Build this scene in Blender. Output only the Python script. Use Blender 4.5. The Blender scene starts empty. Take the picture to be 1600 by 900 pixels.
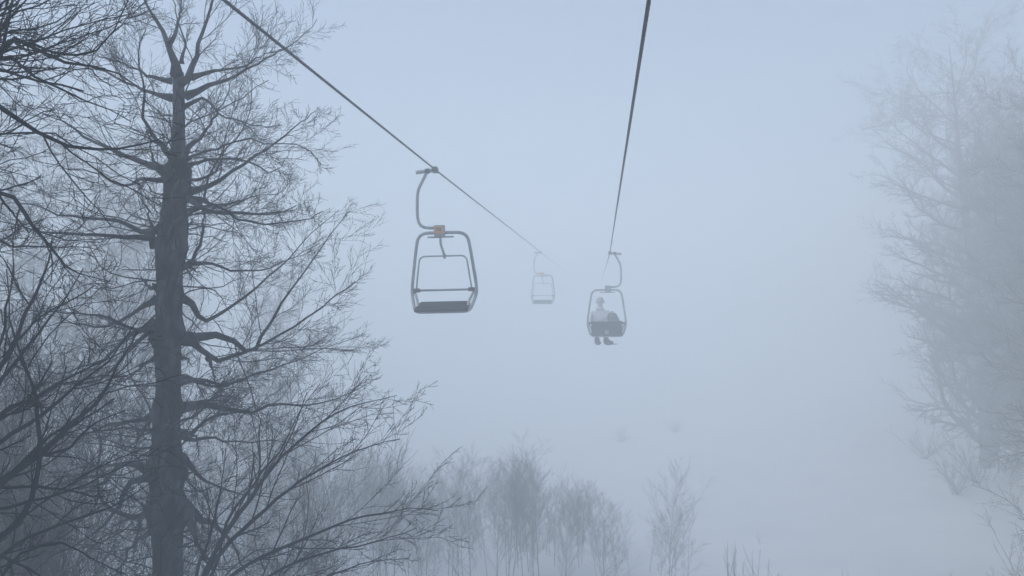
import bpy, bmesh, math, random
import numpy as np
from mathutils import Vector, Matrix

R = math.radians
scene = bpy.context.scene
COL = scene.collection

# ------------------------------------------------------------------ camera
CAM_Z = 8.5
PITCH = R(3.5)
FPX = 1155.0                                   # focal length in pixels of the 1600 px wide photograph
cam_data = bpy.data.cameras.new('camera')
cam_data.sensor_width = 36.0
cam_data.lens = 36.0 * FPX / 1600.0
cam_data.clip_start = 0.05
cam_data.clip_end = 2000.0
cam = bpy.data.objects.new('camera', cam_data)
cam.location = (0, 0, CAM_Z)
cam.rotation_euler = (R(90) + PITCH, 0, 0)
COL.objects.link(cam)
scene.camera = cam

# ------------------------------------------------------------------ sky, sun, exposure
SUN_EL, SUN_AZ = R(42), R(-92)                  # azimuth clockwise from +Y
world = bpy.data.worlds.new('World')
scene.world = world
world.use_nodes = True
wn = world.node_tree
for n in list(wn.nodes):
    wn.nodes.remove(n)
w_out = wn.nodes.new('ShaderNodeOutputWorld')
w_bg = wn.nodes.new('ShaderNodeBackground')
w_sky = wn.nodes.new('ShaderNodeTexSky')
w_sky.sky_type = 'NISHITA'
w_sky.sun_disc = False
w_sky.sun_elevation = SUN_EL
w_sky.sun_rotation = SUN_AZ
w_sky.altitude = 1200
w_sky.air_density = 1.0
w_sky.dust_density = 3.0
w_sky.ozone_density = 1.6
w_bg.inputs['Strength'].default_value = 0.082
wn.links.new(w_sky.outputs[0], w_bg.inputs[0])
wn.links.new(w_bg.outputs[0], w_out.inputs[0])

sun_data = bpy.data.lights.new('sun', 'SUN')
sun_data.energy = 1.5
sun_data.angle = R(15)
sun_data.color = (1.0, 0.96, 0.90)
sun = bpy.data.objects.new('sun', sun_data)
sun.rotation_euler = (R(90) - SUN_EL, 0, -SUN_AZ + math.pi)
sun.location = (0, 0, 60)
COL.objects.link(sun)

scene.view_settings.view_transform = 'Standard'
scene.view_settings.look = 'None'
scene.view_settings.gamma = 1.0
scene.view_settings.use_curve_mapping = False
scene.view_settings.exposure = 1.22
scene.render.engine = 'CYCLES'
cy = scene.cycles
cy.max_bounces = 8
cy.diffuse_bounces = 2
cy.glossy_bounces = 2
cy.volume_bounces = 6
cy.use_denoising = True
cy.use_adaptive_sampling = False
FOG = 0.040

# ------------------------------------------------------------------ helpers
def at(px, py, Y):
    """Point of the place seen at a pixel of the photograph, Y metres ahead of the camera."""
    u = (px - 800.0) / FPX
    v = (450.0 - py) / FPX
    c, s = math.cos(PITCH), math.sin(PITCH)
    dy, dz = c - v * s, s + v * c
    k = Y / dy
    return np.array((u * k, Y, CAM_Z + dz * k))

def ground_z(x, y):
    x = np.asarray(x, float); y = np.asarray(y, float)
    z = 0.046 * y
    z = z + 0.10 * np.sin(x * 0.31 + 1.0) * np.cos(y * 0.23) + 0.06 * np.sin(x * 0.83 + y * 0.5) + 0.025 * np.sin(x * 2.1 - y * 1.7)
    z = z + 0.9 / (1 + np.exp(-(x - 15.0) * 0.55)) + 0.7 / (1 + np.exp((x + 13.0) * 0.5))
    return z

def set_props(o, label=None, cat=None, group=None, kind=None):
    if label: o['label'] = label
    if cat: o['category'] = cat
    if group: o['group'] = group
    if kind: o['kind'] = kind
    return o

def empty(name, loc=(0, 0, 0), rz=0.0):
    o = bpy.data.objects.new(name, None)
    o.empty_display_size = 0.2
    o.location = loc
    o.rotation_euler = (0, 0, rz)
    COL.objects.link(o)
    return o

def link_mesh(name, me, mat=None, parent=None):
    o = bpy.data.objects.new(name, me)
    COL.objects.link(o)
    if mat is not None and len(me.materials) == 0:
        me.materials.append(mat)
    if parent is not None:
        o.parent = parent
    return o

def copy_tree(o, parent=None):
    kids = list(o.children)
    c = o.copy()
    COL.objects.link(c)
    c.parent = parent
    for k in kids:
        copy_tree(k, c)
    return c

def mesh_from(name, V, Q, smooth=True):
    """V (n,3), Q list of (m,k) int arrays."""
    me = bpy.data.meshes.new(name)
    V = np.asarray(V, np.float32)
    me.vertices.add(len(V))
    me.vertices.foreach_set('co', V.ravel())
    loops = np.concatenate([q.ravel() for q in Q]).astype(np.int32)
    sizes = np.concatenate([np.full(len(q), q.shape[1]) for q in Q]).astype(np.int32)
    starts = np.concatenate(([0], np.cumsum(sizes)[:-1])).astype(np.int32)
    me.loops.add(len(loops))
    me.loops.foreach_set('vertex_index', loops)
    me.polygons.add(len(sizes))
    me.polygons.foreach_set('loop_start', starts)
    me.polygons.foreach_set('loop_total', sizes)
    me.polygons.foreach_set('use_smooth', np.full(len(sizes), smooth))
    me.update(calc_edges=True)
    me.validate()
    return me

def nrm(a):
    return a / np.maximum(np.linalg.norm(a, axis=-1, keepdims=True), 1e-9)

class Buf:
    def __init__(self):
        self.V, self.Q, self.n = [], {}, 0
    def tubes(self, P, rad, sides=4, cap=True):
        """P (M,n,3) polylines, rad (M,n)."""
        M, n, _ = P.shape
        T = np.empty_like(P)
        T[:, 1:-1] = P[:, 2:] - P[:, :-2]
        T[:, 0] = P[:, 1] - P[:, 0]
        T[:, -1] = P[:, -1] - P[:, -2]
        T = nrm(T)
        m = nrm(T.mean(axis=1))
        ref = np.where(np.abs(m[:, 2:3]) < 0.8, np.array([[0, 0, 1.0]]), np.array([[0.3, 1.0, 0]]))
        ref = np.repeat(ref[:, None, :], n, 1)
        U = nrm(np.cross(T, ref))
        W = np.cross(T, U)
        a = np.arange(sides) * 2 * math.pi / sides
        ring = U[:, :, None, :] * np.cos(a)[None, None, :, None] + W[:, :, None, :] * np.sin(a)[None, None, :, None]
        V = P[:, :, None, :] + ring * rad[:, :, None, None]
        base = self.n + (np.arange(M) * n * sides)[:, None, None]
        i = np.arange(n - 1)[None, :, None] * sides
        j = np.arange(sides)[None, None, :]
        j2 = (j + 1) % sides
        q = np.stack([base + i + j, base + i + j2, base + i + sides + j2, base + i + sides + j], -1).reshape(-1, 4)
        self.Q.setdefault(4, []).append(q)
        if cap and sides > 2:
            b = self.n + np.arange(M)[:, None] * n * sides
            end = b + (n - 1) * sides + np.arange(sides)[None, :]
            st = b + np.arange(sides)[None, ::-1]
            self.Q.setdefault(sides, []).append(end)
            self.Q.setdefault(sides, []).append(st)
        self.V.append(V.reshape(-1, 3))
        self.n += M * n * sides
        return V
    def raw(self, V, q):
        q = np.asarray(q)
        self.Q.setdefault(q.shape[1], []).append(q + self.n)
        self.V.append(np.asarray(V, float)); self.n += len(V)
    def mesh(self, name, smooth=True):
        return mesh_from(name, np.concatenate(self.V), [np.concatenate(v) for v in self.Q.values()], smooth)

def catmull(pts, n):
    """n points evenly spread (by length) along a smooth curve through pts."""
    p = np.asarray(pts, float)
    p = np.vstack([2 * p[0] - p[1], p, 2 * p[-1] - p[-2]])
    out = []
    for i in range(1, len(p) - 2):
        t = np.linspace(0, 1, 12, endpoint=False)[:, None]
        a, b, c, d = p[i - 1], p[i], p[i + 1], p[i + 2]
        out.append(0.5 * ((2 * b) + (c - a) * t + (2 * a - 5 * b + 4 * c - d) * t ** 2 + (3 * b - a - 3 * c + d) * t ** 3))
    out = np.vstack(out + [p[-2][None]])
    s = np.concatenate(([0], np.cumsum(np.linalg.norm(np.diff(out, axis=0), axis=1))))
    q = np.linspace(0, s[-1], n)
    return np.stack([np.interp(q, s, out[:, k]) for k in range(out.shape[1])], -1)

# ------------------------------------------------------------------ materials
def new_mat(name):
    m = bpy.data.materials.new(name)
    m.use_nodes = True
    nt = m.node_tree
    b = nt.nodes['Principled BSDF']
    return m, nt, b

def noise_mat(name, c1, c2, scale=8.0, rough=0.8, bump=0.0, bscale=None, metallic=0.0, detail=5.0, stretch=(1, 1, 1), spec=0.3, lo=0.35, hi=0.65):
    m, nt, b = new_mat(name)
    tc = nt.nodes.new('ShaderNodeTexCoord')
    mp = nt.nodes.new('ShaderNodeMapping')
    mp.inputs['Scale'].default_value = stretch
    no = nt.nodes.new('ShaderNodeTexNoise')
    no.inputs['Scale'].default_value = scale
    no.inputs['Detail'].default_value = detail
    cr = nt.nodes.new('ShaderNodeValToRGB')
    cr.color_ramp.elements[0].position = lo
    cr.color_ramp.elements[1].position = hi
    cr.color_ramp.elements[0].color = (*c1, 1)
    cr.color_ramp.elements[1].color = (*c2, 1)
    nt.links.new(tc.outputs['Object'], mp.inputs[0])
    nt.links.new(mp.outputs[0], no.inputs['Vector'])
    nt.links.new(no.outputs['Fac'], cr.inputs[0])
    nt.links.new(cr.outputs[0], b.inputs['Base Color'])
    b.inputs['Roughness'].default_value = rough
    b.inputs['Metallic'].default_value = metallic
    b.inputs['Specular IOR Level'].default_value = spec
    if bump > 0:
        n2 = nt.nodes.new('ShaderNodeTexNoise')
        n2.inputs['Scale'].default_value = bscale or scale * 2
        n2.inputs['Detail'].default_value = 6
        nt.links.new(mp.outputs[0], n2.inputs['Vector'])
        bp = nt.nodes.new('ShaderNodeBump')
        bp.inputs['Strength'].default_value = bump
        bp.inputs['Distance'].default_value = 0.02
        nt.links.new(n2.outputs['Fac'], bp.inputs['Height'])
        nt.links.new(bp.outputs[0], b.inputs['Normal'])
    return m

M_SNOW = noise_mat('snow', (0.78, 0.80, 0.83), (0.84, 0.86, 0.88), scale=0.6, rough=0.75, bump=0.5, bscale=3.0, spec=0.2)
M_TRUNK = noise_mat('beech_bark', (0.008, 0.016, 0.025), (0.12, 0.14, 0.16), scale=6, rough=0.9, bump=1.0, bscale=22, stretch=(1, 1, 0.45), spec=0.15, lo=0.46, hi=0.70, detail=9.0)
M_TWIG = noise_mat('wet_twigs', (0.006, 0.014, 0.024), (0.014, 0.025, 0.038), scale=3, rough=0.85, spec=0.15)
M_SAPLING = noise_mat('sapling_bark', (0.040, 0.040, 0.044), (0.070, 0.066, 0.068), scale=3, rough=0.85, spec=0.15)
M_LEAF = noise_mat('dry_leaf', (0.05, 0.04, 0.03), (0.09, 0.07, 0.05), scale=5, rough=0.8)
M_STEEL = noise_mat('grey_painted_steel', (0.30, 0.315, 0.33), (0.42, 0.435, 0.45), scale=9, rough=0.55, bump=0.1, bscale=60)
M_GRIP = noise_mat('dark_cast_steel', (0.05, 0.055, 0.065), (0.09, 0.095, 0.10), scale=14, rough=0.5, metallic=0.4)
M_ROPE = noise_mat('greased_wire_rope', (0.018, 0.022, 0.028), (0.040, 0.045, 0.052), scale=20, rough=0.55, metallic=0.3)
M_SLAT = noise_mat('dark_wet_wood', (0.006, 0.011, 0.013), (0.020, 0.028, 0.030), scale=5, rough=0.9, spec=0.08, stretch=(0.4, 4, 4), bump=0.2, bscale=15)
M_ORANGE = noise_mat('orange_plate', (0.72, 0.36, 0.14), (0.82, 0.46, 0.20), scale=12, rough=0.5)
M_INK = noise_mat('black_paint', (0.02, 0.02, 0.02), (0.03, 0.03, 0.03), scale=12, rough=0.6)
M_JACKET = noise_mat('pale_jacket', (0.80, 0.80, 0.81), (0.86, 0.86, 0.87), scale=6, rough=0.9, bump=0.4, bscale=10)
M_TROUSER = noise_mat('dark_trousers', (0.03, 0.035, 0.045), (0.05, 0.055, 0.065), scale=6, rough=0.9)
M_SKIN = noise_mat('skin', (0.45, 0.29, 0.22), (0.52, 0.34, 0.26), scale=8, rough=0.6)
M_HAT = noise_mat('knit_hat', (0.55, 0.56, 0.58), (0.66, 0.67, 0.69), scale=40, rough=0.95)
M_BAG = noise_mat('backpack_fabric', (0.14, 0.15, 0.16), (0.22, 0.23, 0.24), scale=10, rough=0.85)
M_BOOT = noise_mat('boot_leather', (0.025, 0.025, 0.03), (0.04, 0.04, 0.045), scale=10, rough=0.6)

# ------------------------------------------------------------------ snow ground
gx = np.concatenate([np.linspace(-110, -40, 24, endpoint=False), np.linspace(-40, 40, 161, endpoint=False), np.linspace(40, 110, 25)])
gy = np.concatenate([np.linspace(-60, 0, 30, endpoint=False), np.linspace(0, 70, 141, endpoint=False), np.linspace(70, 170, 34)])
GX, GY = np.meshgrid(gx, gy)
GZ = ground_z(GX, GY)
nx, ny = len(gx), len(gy)
idx = np.arange(nx * ny).reshape(ny, nx)
gq = np.stack([idx[:-1, :-1], idx[:-1, 1:], idx[1:, 1:], idx[1:, :-1]], -1).reshape(-1, 4)
ground = link_mesh('snow_ground', mesh_from('snow_ground', np.stack([GX, GY, GZ], -1).reshape(-1, 3), [gq]), M_SNOW)
set_props(ground, 'smooth snow covered slope under the chairlift fading into fog', 'snow', kind='structure')

# ------------------------------------------------------------------ branching
def wander(P0, D0, L, n, wig, up, rng, droop=0.0):
    """Batch random walks: P0 (M,3), D0 (M,3), L (M,) -> (M,n,3)."""
    M = len(P0)
    P = np.empty((M, n, 3)); P[:, 0] = P0
    d = D0.copy()
    step = (L / (n - 1))[:, None]
    for i in range(1, n):
        d = d + rng.normal(0, wig, (M, 3))
        d[:, 2] += up - droop * i / n
        d = nrm(d)
        P[:, i] = P[:, i - 1] + d * step
    return P

def spawn(P, rad, K, rng, tmin=0.15, tmax=0.98, ang=(0.55, 1.0), lfac=(0.25, 0.5), lmin=0.05, n=5, wig=0.18, up=0.03, rfac=0.55, rmin=0.002, rtip=0.5, taper=0.45, flat=0.0, droop=0.0, keep=1.0):
    """K children on each polyline of P. Returns child polylines, radii."""
    N, m, _ = P.shape
    t = tmin + (tmax - tmin) * (np.arange(K)[None, :] + rng.uniform(0, 1, (N, K))) / K
    f = t * (m - 1)
    i = np.minimum(f.astype(int), m - 2)
    w = (f - i)[..., None]
    r_ = np.arange(N)[:, None]
    A, B = P[r_, i], P[r_, i + 1]
    pos = A * (1 - w) + B * w
    T = nrm(B - A)
    rr = rad[r_, i] * (1 - w[..., 0]) + rad[r_, i + 1] * w[..., 0]
    L = np.linalg.norm(np.diff(P, axis=1), axis=2).sum(1)[:, None]
    ln = L * rng.uniform(lfac[0], lfac[1], (N, K)) * (1 - taper * t)
    rnd = rng.normal(0, 1, (N, K, 3))
    rnd[..., 2] *= (1 - flat)
    perp = nrm(rnd - (rnd * T).sum(-1, keepdims=True) * T)
    a = rng.uniform(ang[0], ang[1], (N, K))[..., None]
    D = T * np.cos(a) + perp * np.sin(a)
    sel = (ln > lmin) & (rng.uniform(0, 1, (N, K)) < keep)
    pos, D, ln, rr = pos[sel], D[sel], ln[sel], rr[sel]
    C = wander(pos, nrm(D), ln, n, wig, up, rng, droop)
    r0 = np.maximum(rr * rfac * rng.uniform(0.7, 1.1, len(rr)), rmin)
    r0 = np.minimum(r0, np.maximum(rr * 0.9, rmin))
    rads = r0[:, None] * np.linspace(1, rtip, n)[None, :]
    return C, np.maximum(rads, rmin * 0.6)

def grow_twigs(buf, P, rad, rng, levels, rmin):
    """Side branches, twigs and fine twigs on a set of limbs (same point count)."""
    tips = []
    for lv in levels:
        C, cr = spawn(P, rad, rng=rng, rmin=rmin, **lv)
        if len(C) == 0:
            break
        buf.tubes(C, cr, 4 if cr.mean() > 0.008 else 3, cap=False)
        P, rad = C, cr
        tips = C[:, -1]
    return tips

def bark_trunk(path, rads, sides=20, lumps=(), seed=1, rough=0.06):
    """A trunk of uneven section with burls: path (n,3), rads (n,), lumps [(t, angle, size, spread)]."""
    rng = np.random.default_rng(seed)
    n = len(path)
    b = Buf()
    V = b.tubes(path[None], rads[None], sides)
    V = V[0]
    c = path[:, None, :]
    off = V - c
    a = np.arange(sides) * 2 * math.pi / sides
    tt = np.linspace(0, 1, n)
    k = np.ones((n, sides))
    for _ in range(14):
        ph, fr, sd = rng.uniform(0, 6.3), rng.uniform(8, 60), rng.integers(1, 5)
        k += rough * 0.35 * np.sin(tt[:, None] * fr + sd * a[None, :] + ph)
    k += rng.normal(0, rough * 0.25, (n, sides))
    for (t0, a0, s, sp) in lumps:
        da = (a[None, :] - a0 + math.pi) % (2 * math.pi) - math.pi
        k += s * np.exp(-((tt[:, None] - t0) / sp) ** 2 - (da / 0.7) ** 2)
    b.V[0] = (c + off * k[..., None]).reshape(-1, 3)
    return b

# ------------------------------------------------------------------ the big beech beside the lift line
HD = 6.8                                       # metres ahead of the camera
def trunk_pts(rows, D):
    pts = np.array([at((a + b) / 2, y, D) for (y, a, b) in rows])
    rad = np.array([(b - a) / 2 * D / FPX for (y, a, b) in rows])
    return pts, rad

hero_rows = [(1330, 228, 290), (1100, 236, 287), (900, 240, 282), (850, 240, 283), (770, 241, 283), (700, 242, 283), (640, 244, 281), (600, 244, 281), (550, 239, 279),
             (500, 241, 281), (450, 245, 280), (400, 246, 289), (350, 258, 291), (300, 260, 295), (265, 264, 295), (235, 267, 290), (200, 268, 288), (150, 268, 286), (112, 268, 284)]
hp, hr = trunk_pts(hero_rows, HD)
h_base = np.array([hp[0][0], HD, float(ground_z(hp[0][0], HD)) - 0.15])
hp = np.vstack([h_base, hp[hp[:, 2] > h_base[2] + 0.3]])
hr = np.concatenate(([0.34], hr[-(len(hp) - 1):]))
hz = hp[:, 2]
n_t = 150
zz = np.linspace(hz[0], hz[-1], n_t)
hpath = np.stack([np.interp(zz, hz, hp[:, 0]), np.full(n_t, HD), zz], -1)
rg = np.random.default_rng(5)
hpath[:, 0] += 0.010 * np.sin(zz * 3.1) ; hpath[:, 1] += 0.02 * np.sin(zz * 1.7 + 1)
hrad = np.interp(zz, hz, hr)
def t_at(py):
    return float((at(265, py, HD)[2] - zz[0]) / (zz[-1] - zz[0]))
LEFT_A, RIGHT_A = None, None
lumps = []
for _ in range(26):
    lumps.append((rg.uniform(0.3, 1.0), rg.uniform(0, 6.28), rg.uniform(0.05, 0.28), rg.uniform(0.004, 0.010)))
# burls seen in outline; ring angle: U = T x ref points along -Y or X, so cover both sides
for (py, s) in ((265, .42), (292, .3), (350, .25), (385, .30), (448, .42), (470, .3), (525, .42), (640, .3), (712, .42), (742, .45), (790, .55), (812, .5)):
    for a0 in (0.0, math.pi):
        lumps.append((t_at(py) + rg.uniform(-.003, .003), a0 + rg.uniform(-.4, .4), s * rg.uniform(1.0, 1.8), 0.0075))
beech = empty('beech_tree', tuple(h_base))
set_props(beech, 'tall bare beech with gnarled trunk and twisted limbs, biggest tree beside the lift line', 'tree')
def under(me_builder, name, mat, parent, off):
    for k in range(len(me_builder.V)):
        me_builder.V[k] = me_builder.V[k] - np.asarray(off)[None, :]
    return link_mesh(name, me_builder.mesh(name), mat, parent)
tb = bark_trunk(hpath, hrad, 22, lumps, 3)
under(tb, 'trunk', M_TRUNK, beech, h_base)

hero_limbs = [   # pixel path, start width in px, depth drift (m)
 ([(276,118),(270,95),(262,70),(254,50),(243,28),(232,12),(222,-6),(205,-60),(196,-130)], 15, .3),
 ([(280,130),(288,128),(298,112),(306,92),(310,76),(318,45),(330,10),(338,-60),(350,-150)], 13, -.3),
 ([(262,70),(275,50),(280,28),(284,0),(292,-60)], 8, .3),
 ([(284,100),(287,72),(290,60),(282,40),(275,20),(270,-20)], 6, -.3),
 ([(290,150),(311,141),(333,133),(367,117),(407,97),(435,80),(470,60),(495,30)], 11, .9),
 ([(300,121),(330,113),(353,108),(383,103),(413,86),(445,78)], 8, -.9),
 ([(284,168),(300,160),(320,153),(333,170),(350,182),(375,188),(400,197),(440,196)], 8, .5),
 ([(288,240),(304,222),(320,205),(337,180),(353,150),(372,112)], 9, -.6),
 ([(292,300),(320,293),(340,287),(373,260),(433,220),(470,190),(497,168)], 12, .9),
 ([(290,311),(318,315),(337,322),(367,341),(412,349),(469,345),(505,330)], 10, -.9),
 ([(286,418),(305,412),(330,411),(375,424),(430,415),(500,380)], 8, .7),
 ([(284,415),(300,420),(317,430)], 11, -.1),
 ([(278,462),(300,475),(312,498),(330,495),(352,487),(412,442),(487,367),(530,328)], 12, .9),
 ([(276,527),(300,526),(319,525),(345,526),(362,530),(379,546),(394,550),(412,521),(457,450),(517,367),(545,330)], 17, .5),
 ([(278,531),(300,536),(314,543),(326,560),(352,560),(380,552),(430,530),(500,482),(555,440)], 13, -.8),
 ([(326,560),(332,580),(337,600),(350,620)], 8, -.5),
 ([(278,600),(310,592),(350,602),(400,585),(470,560),(570,520)], 8, 1.2),
 ([(278,640),(300,636),(319,634),(356,641),(394,645),(431,631),(487,634),(540,618),(590,590)], 14, .8),
 ([(282,676),(296,678),(307,684),(310,706),(312,720)], 9, -.3),
 ([(282,680),(300,690),(330,684),(370,692),(430,690),(500,700)], 7, .8),
 ([(282,712),(298,725),(307,742),(330,754),(360,769),(405,776),(460,780)], 11, .6),
 ([(282,720),(290,745),(302,760),(310,785)], 8, -.5),
 ([(280,785),(300,800),(319,814),(340,824),(356,840),(371,862),(382,890),(392,930)], 20, .6),
 ([(284,800),(300,830),(316,868),(334,900),(350,950)], 13, -.5),
 ([(286,790),(300,815),(310,850),(318,890)], 8, .4),
 ([(268,153),(250,149),(233,143),(200,130),(167,113),(133,97),(90,70)], 10, .7),
 ([(268,127),(240,122),(217,110),(187,97),(160,90),(120,60)], 8, -.7),
 ([(262,272),(245,262),(230,257),(200,245),(177,233),(150,226),(130,211),(100,190),(67,177),(20,160)], 15, .6),
 ([(262,280),(240,282),(217,280),(190,290),(150,270),(110,265),(50,250)], 9, -.8),
 ([(262,270),(245,255),(236,240),(232,215),(225,190)], 8, -.4),
 ([(258,350),(245,356),(232,366),(202,353),(180,345),(131,341),(97,337),(50,320),(0,318)], 13, .6),
 ([(242,385),(236,372),(210,371),(187,371),(150,366),(94,364),(56,360),(0,346),(-50,335)], 12, -.7),
 ([(242,378),(236,350),(228,325),(220,305),(214,280)], 8, .2),
 ([(244,468),(230,474),(217,480),(202,495),(157,510),(100,505),(40,520)], 11, .5),
 ([(242,500),(215,520),(180,544),(160,565),(135,572),(94,585),(60,575),(25,560)], 10, -.6),
 ([(244,560),(225,570),(200,590),(150,610),(100,640)], 8, .9),
 ([(246,642),(225,654),(187,660),(150,672),(110,690),(60,700)], 10, -.5),
 ([(246,648),(228,668),(215,690),(205,720)], 9, .5),
 ([(244,739),(228,735),(215,727),(202,724),(184,729),(165,750),(131,776),(112,795),(100,840),(98,900)], 16, .5),
 ([(244,745),(225,748),(202,757),(188,785),(176,810),(150,829),(124,847),(86,866),(64,881),(40,920)], 13, -.6),
 ([(242,790),(228,795),(218,815),(214,840),(205,880)], 10, .4),
 ([(246,448),(234,449),(225,441),(221,432)], 15, .0),
 ([(246,712),(234,715),(228,724),(226,738)], 17, -.1),
 ([(278,556),(292,562),(300,572)], 10, .1),
 ([(264,332),(254,324),(250,312)], 10, -.1),
 ([(288,352),(297,350),(303,343)], 11, .1),
 ([(242,830),(225,838),(200,860),(190,890),(170,940)], 11, -.4),
]
limb_P, limb_R = [], []
for k, (pp, wpx, dep) in enumerate(hero_limbs):
    m = len(pp)
    q = np.array([at(x, y, HD + dep * (i / (m - 1)) ** 1.2 * (1.0 + 0.2 * rg.normal())) for i, (x, y) in enumerate(pp)])
    c = catmull(q, 16)
    c[1:-1] += rg.normal(0, 0.008, (14, 3))
    limb_P.append(c)
    r0 = wpx / 2 * HD / FPX
    s = np.linspace(0, 1, 16)
    limb_R.append(np.maximum(r0 * (1 - s) ** 1.7 * 0.62 + 0.0035 + r0 * 0.7 * np.exp(-s * 14), 0.0035))
# limbs towards and away from the lift line's view, all round the trunk
for k in range(32):
    t = rg.uniform(0.34, 0.97)
    i = int(t * (n_t - 1))
    az = rg.choice([1, -1]) * math.pi / 2 + rg.normal(0, 0.75)
    L = rg.uniform(1.1, 2.6) * (1.15 - 0.35 * t)
    el = rg.normal(0.15, 0.35)
    d = np.array([[math.cos(az) * math.cos(el), math.sin(az) * math.cos(el), math.sin(el)]])
    c = wander(hpath[i][None], d, np.array([L]), 16, 0.22, 0.02, rg)[0]
    limb_P.append(c)
    r0 = rg.uniform(0.018, 0.036)
    s = np.linspace(0, 1, 16)
    limb_R.append(np.maximum(r0 * (1 - s) ** 1.5 * 0.75 + 0.0035 + r0 * 0.5 * np.exp(-s * 12), 0.0035))
limb_P, limb_R = np.array(limb_P), np.array(limb_R)
for k in range(len(limb_P)):
    b = Buf()
    b.tubes(limb_P[k][None], limb_R[k][None], 7)
    under(b, 'branch', M_TRUNK, beech, h_base)
cb = Buf()
LV_HERO = [dict(K=12, tmin=0.16, ang=(0.35, 1.0), lfac=(0.22, 0.58), n=9, wig=0.11, up=0.03, rfac=0.33, taper=0.70),
           dict(K=9, tmin=0.10, ang=(0.35, 0.9), lfac=(0.28, 0.65), n=6, wig=0.08, up=0.03, rfac=0.5, taper=0.35),
           dict(K=5, tmin=0.15, ang=(0.3, 0.85), lfac=(0.3, 0.65), n=4, wig=0.08, up=0.03, rfac=0.6, lmin=0.04, taper=0.3)]
tips = grow_twigs(cb, limb_P, limb_R, rg, LV_HERO, 0.0016)
# short twigs straight out of the trunk
tt = rg.integers(int(n_t * 0.33), n_t - 1, 150)
az = rg.uniform(0, 6.283, 150)
D0 = np.stack([np.cos(az), np.sin(az), rg.normal(0.1, 0.35, 150)], -1)
C = wander(hpath[tt], nrm(D0), rg.uniform(0.4, 1.1, 150), 8, 0.25, 0.02, rg)
cr = np.full((150, 1), 0.008) * np.linspace(1, 0.4, 8)[None]
cb.tubes(C, cr, 4, cap=False)
grow_twigs(cb, C, cr, rg, [dict(K=4, n=5, wig=0.2, lfac=(0.3, 0.6)), dict(K=2, n=4, lfac=(0.3, 0.6))], 0.0025)
under(cb, 'crown', M_TWIG, beech, h_base)
# a few withered leaves still on the tips
sel = tips[(rg.uniform(0, 1, len(tips)) < 0.030) & (tips[:, 0] < h_base[0] + 1.75)]
lb = Buf()
for p in sel:
    s = rg.uniform(0.007, 0.014)
    a, b_ = nrm(rg.normal(0, 1, (2, 3)))
    c_ = np.cross(a, b_)
    lb.raw(p + np.array([[0, 0, 0], a * s + c_ * s * .5, a * s * 2, b_ * s + a * s]), [[0, 1, 2], [0, 2, 3]])
lv = under(lb, 'leaves', M_LEAF, beech, h_base)
lv['kind'] = 'stuff'

# ------------------------------------------------------------------ nearer trees on the left
def authored_tree(name, label, D, limbs, trunk_rows, seed, levels, rmin, mat_t=M_TRUNK, stems=None):
    """A tree whose visible limbs follow the photograph; limbs = (pixel path, width px, depth drift)."""
    rng = np.random.default_rng(seed)
    tp, tr = trunk_pts(trunk_rows, D)
    gz_ = float(ground_z(tp[0][0], D))
    tp = tp[tp[:, 2] > gz_ + 0.3]; tr = tr[-len(tp):]
    base = np.array([tp[0][0] , D, gz_ - 0.1])
    path = catmull(np.vstack([base, tp]), 70)
    rad = np.interp(np.linspace(0, 1, 70), np.linspace(0, 1, len(tr) + 1), np.concatenate(([tr[0] * 1.3], tr)))
    o = empty(name, tuple(base))
    set_props(o, label, 'tree')
    b = bark_trunk(path, rad, 14, [(rng.uniform(0, 1), rng.uniform(0, 6.3), rng.uniform(.05, .25), .01) for _ in range(10)], seed, 0.05)
    under(b, 'trunk', mat_t, o, base)
    LP, LR = [], []
    for (pp, wpx, dep) in limbs:
        m = len(pp)
        q = np.array([at(x, y, D + dep * (i / (m - 1)) * (1 + .15 * rng.normal())) for i, (x, y) in enumerate(pp)])
        # root the limb in the trunk
        j = np.argmin(np.abs(path[:, 2] - q[0][2]) + 0.2 * np.linalg.norm(path[:, :2] - q[0][:2], axis=1))
        if np.linalg.norm(path[j] - q[0]) > 0.05:
            q = np.vstack([path[j], q])
        c = catmull(q, 18)
        c[1:-1] += rng.normal(0, 0.004, (16, 3))
        r0 = wpx / 2 * D / FPX * (1.3 if D < 5 else 0.85)
        s = np.linspace(0, 1, 18)
        LP.append(c); LR.append(np.maximum(r0 * (1 - .9 * np.clip((s - .3) / .7, 0, 1)), rmin * 1.5))
    LP, LR = np.array(LP), np.array(LR)
    for k in range(len(LP)):
        b = Buf(); b.tubes(LP[k][None], LR[k][None], 6)
        under(b, 'branch', M_TWIG, o, base)
    b = Buf()
    grow_twigs(b, LP, LR, rng, levels, rmin)
    under(b, 'crown', M_TWIG, o, base)
    return o

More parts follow.
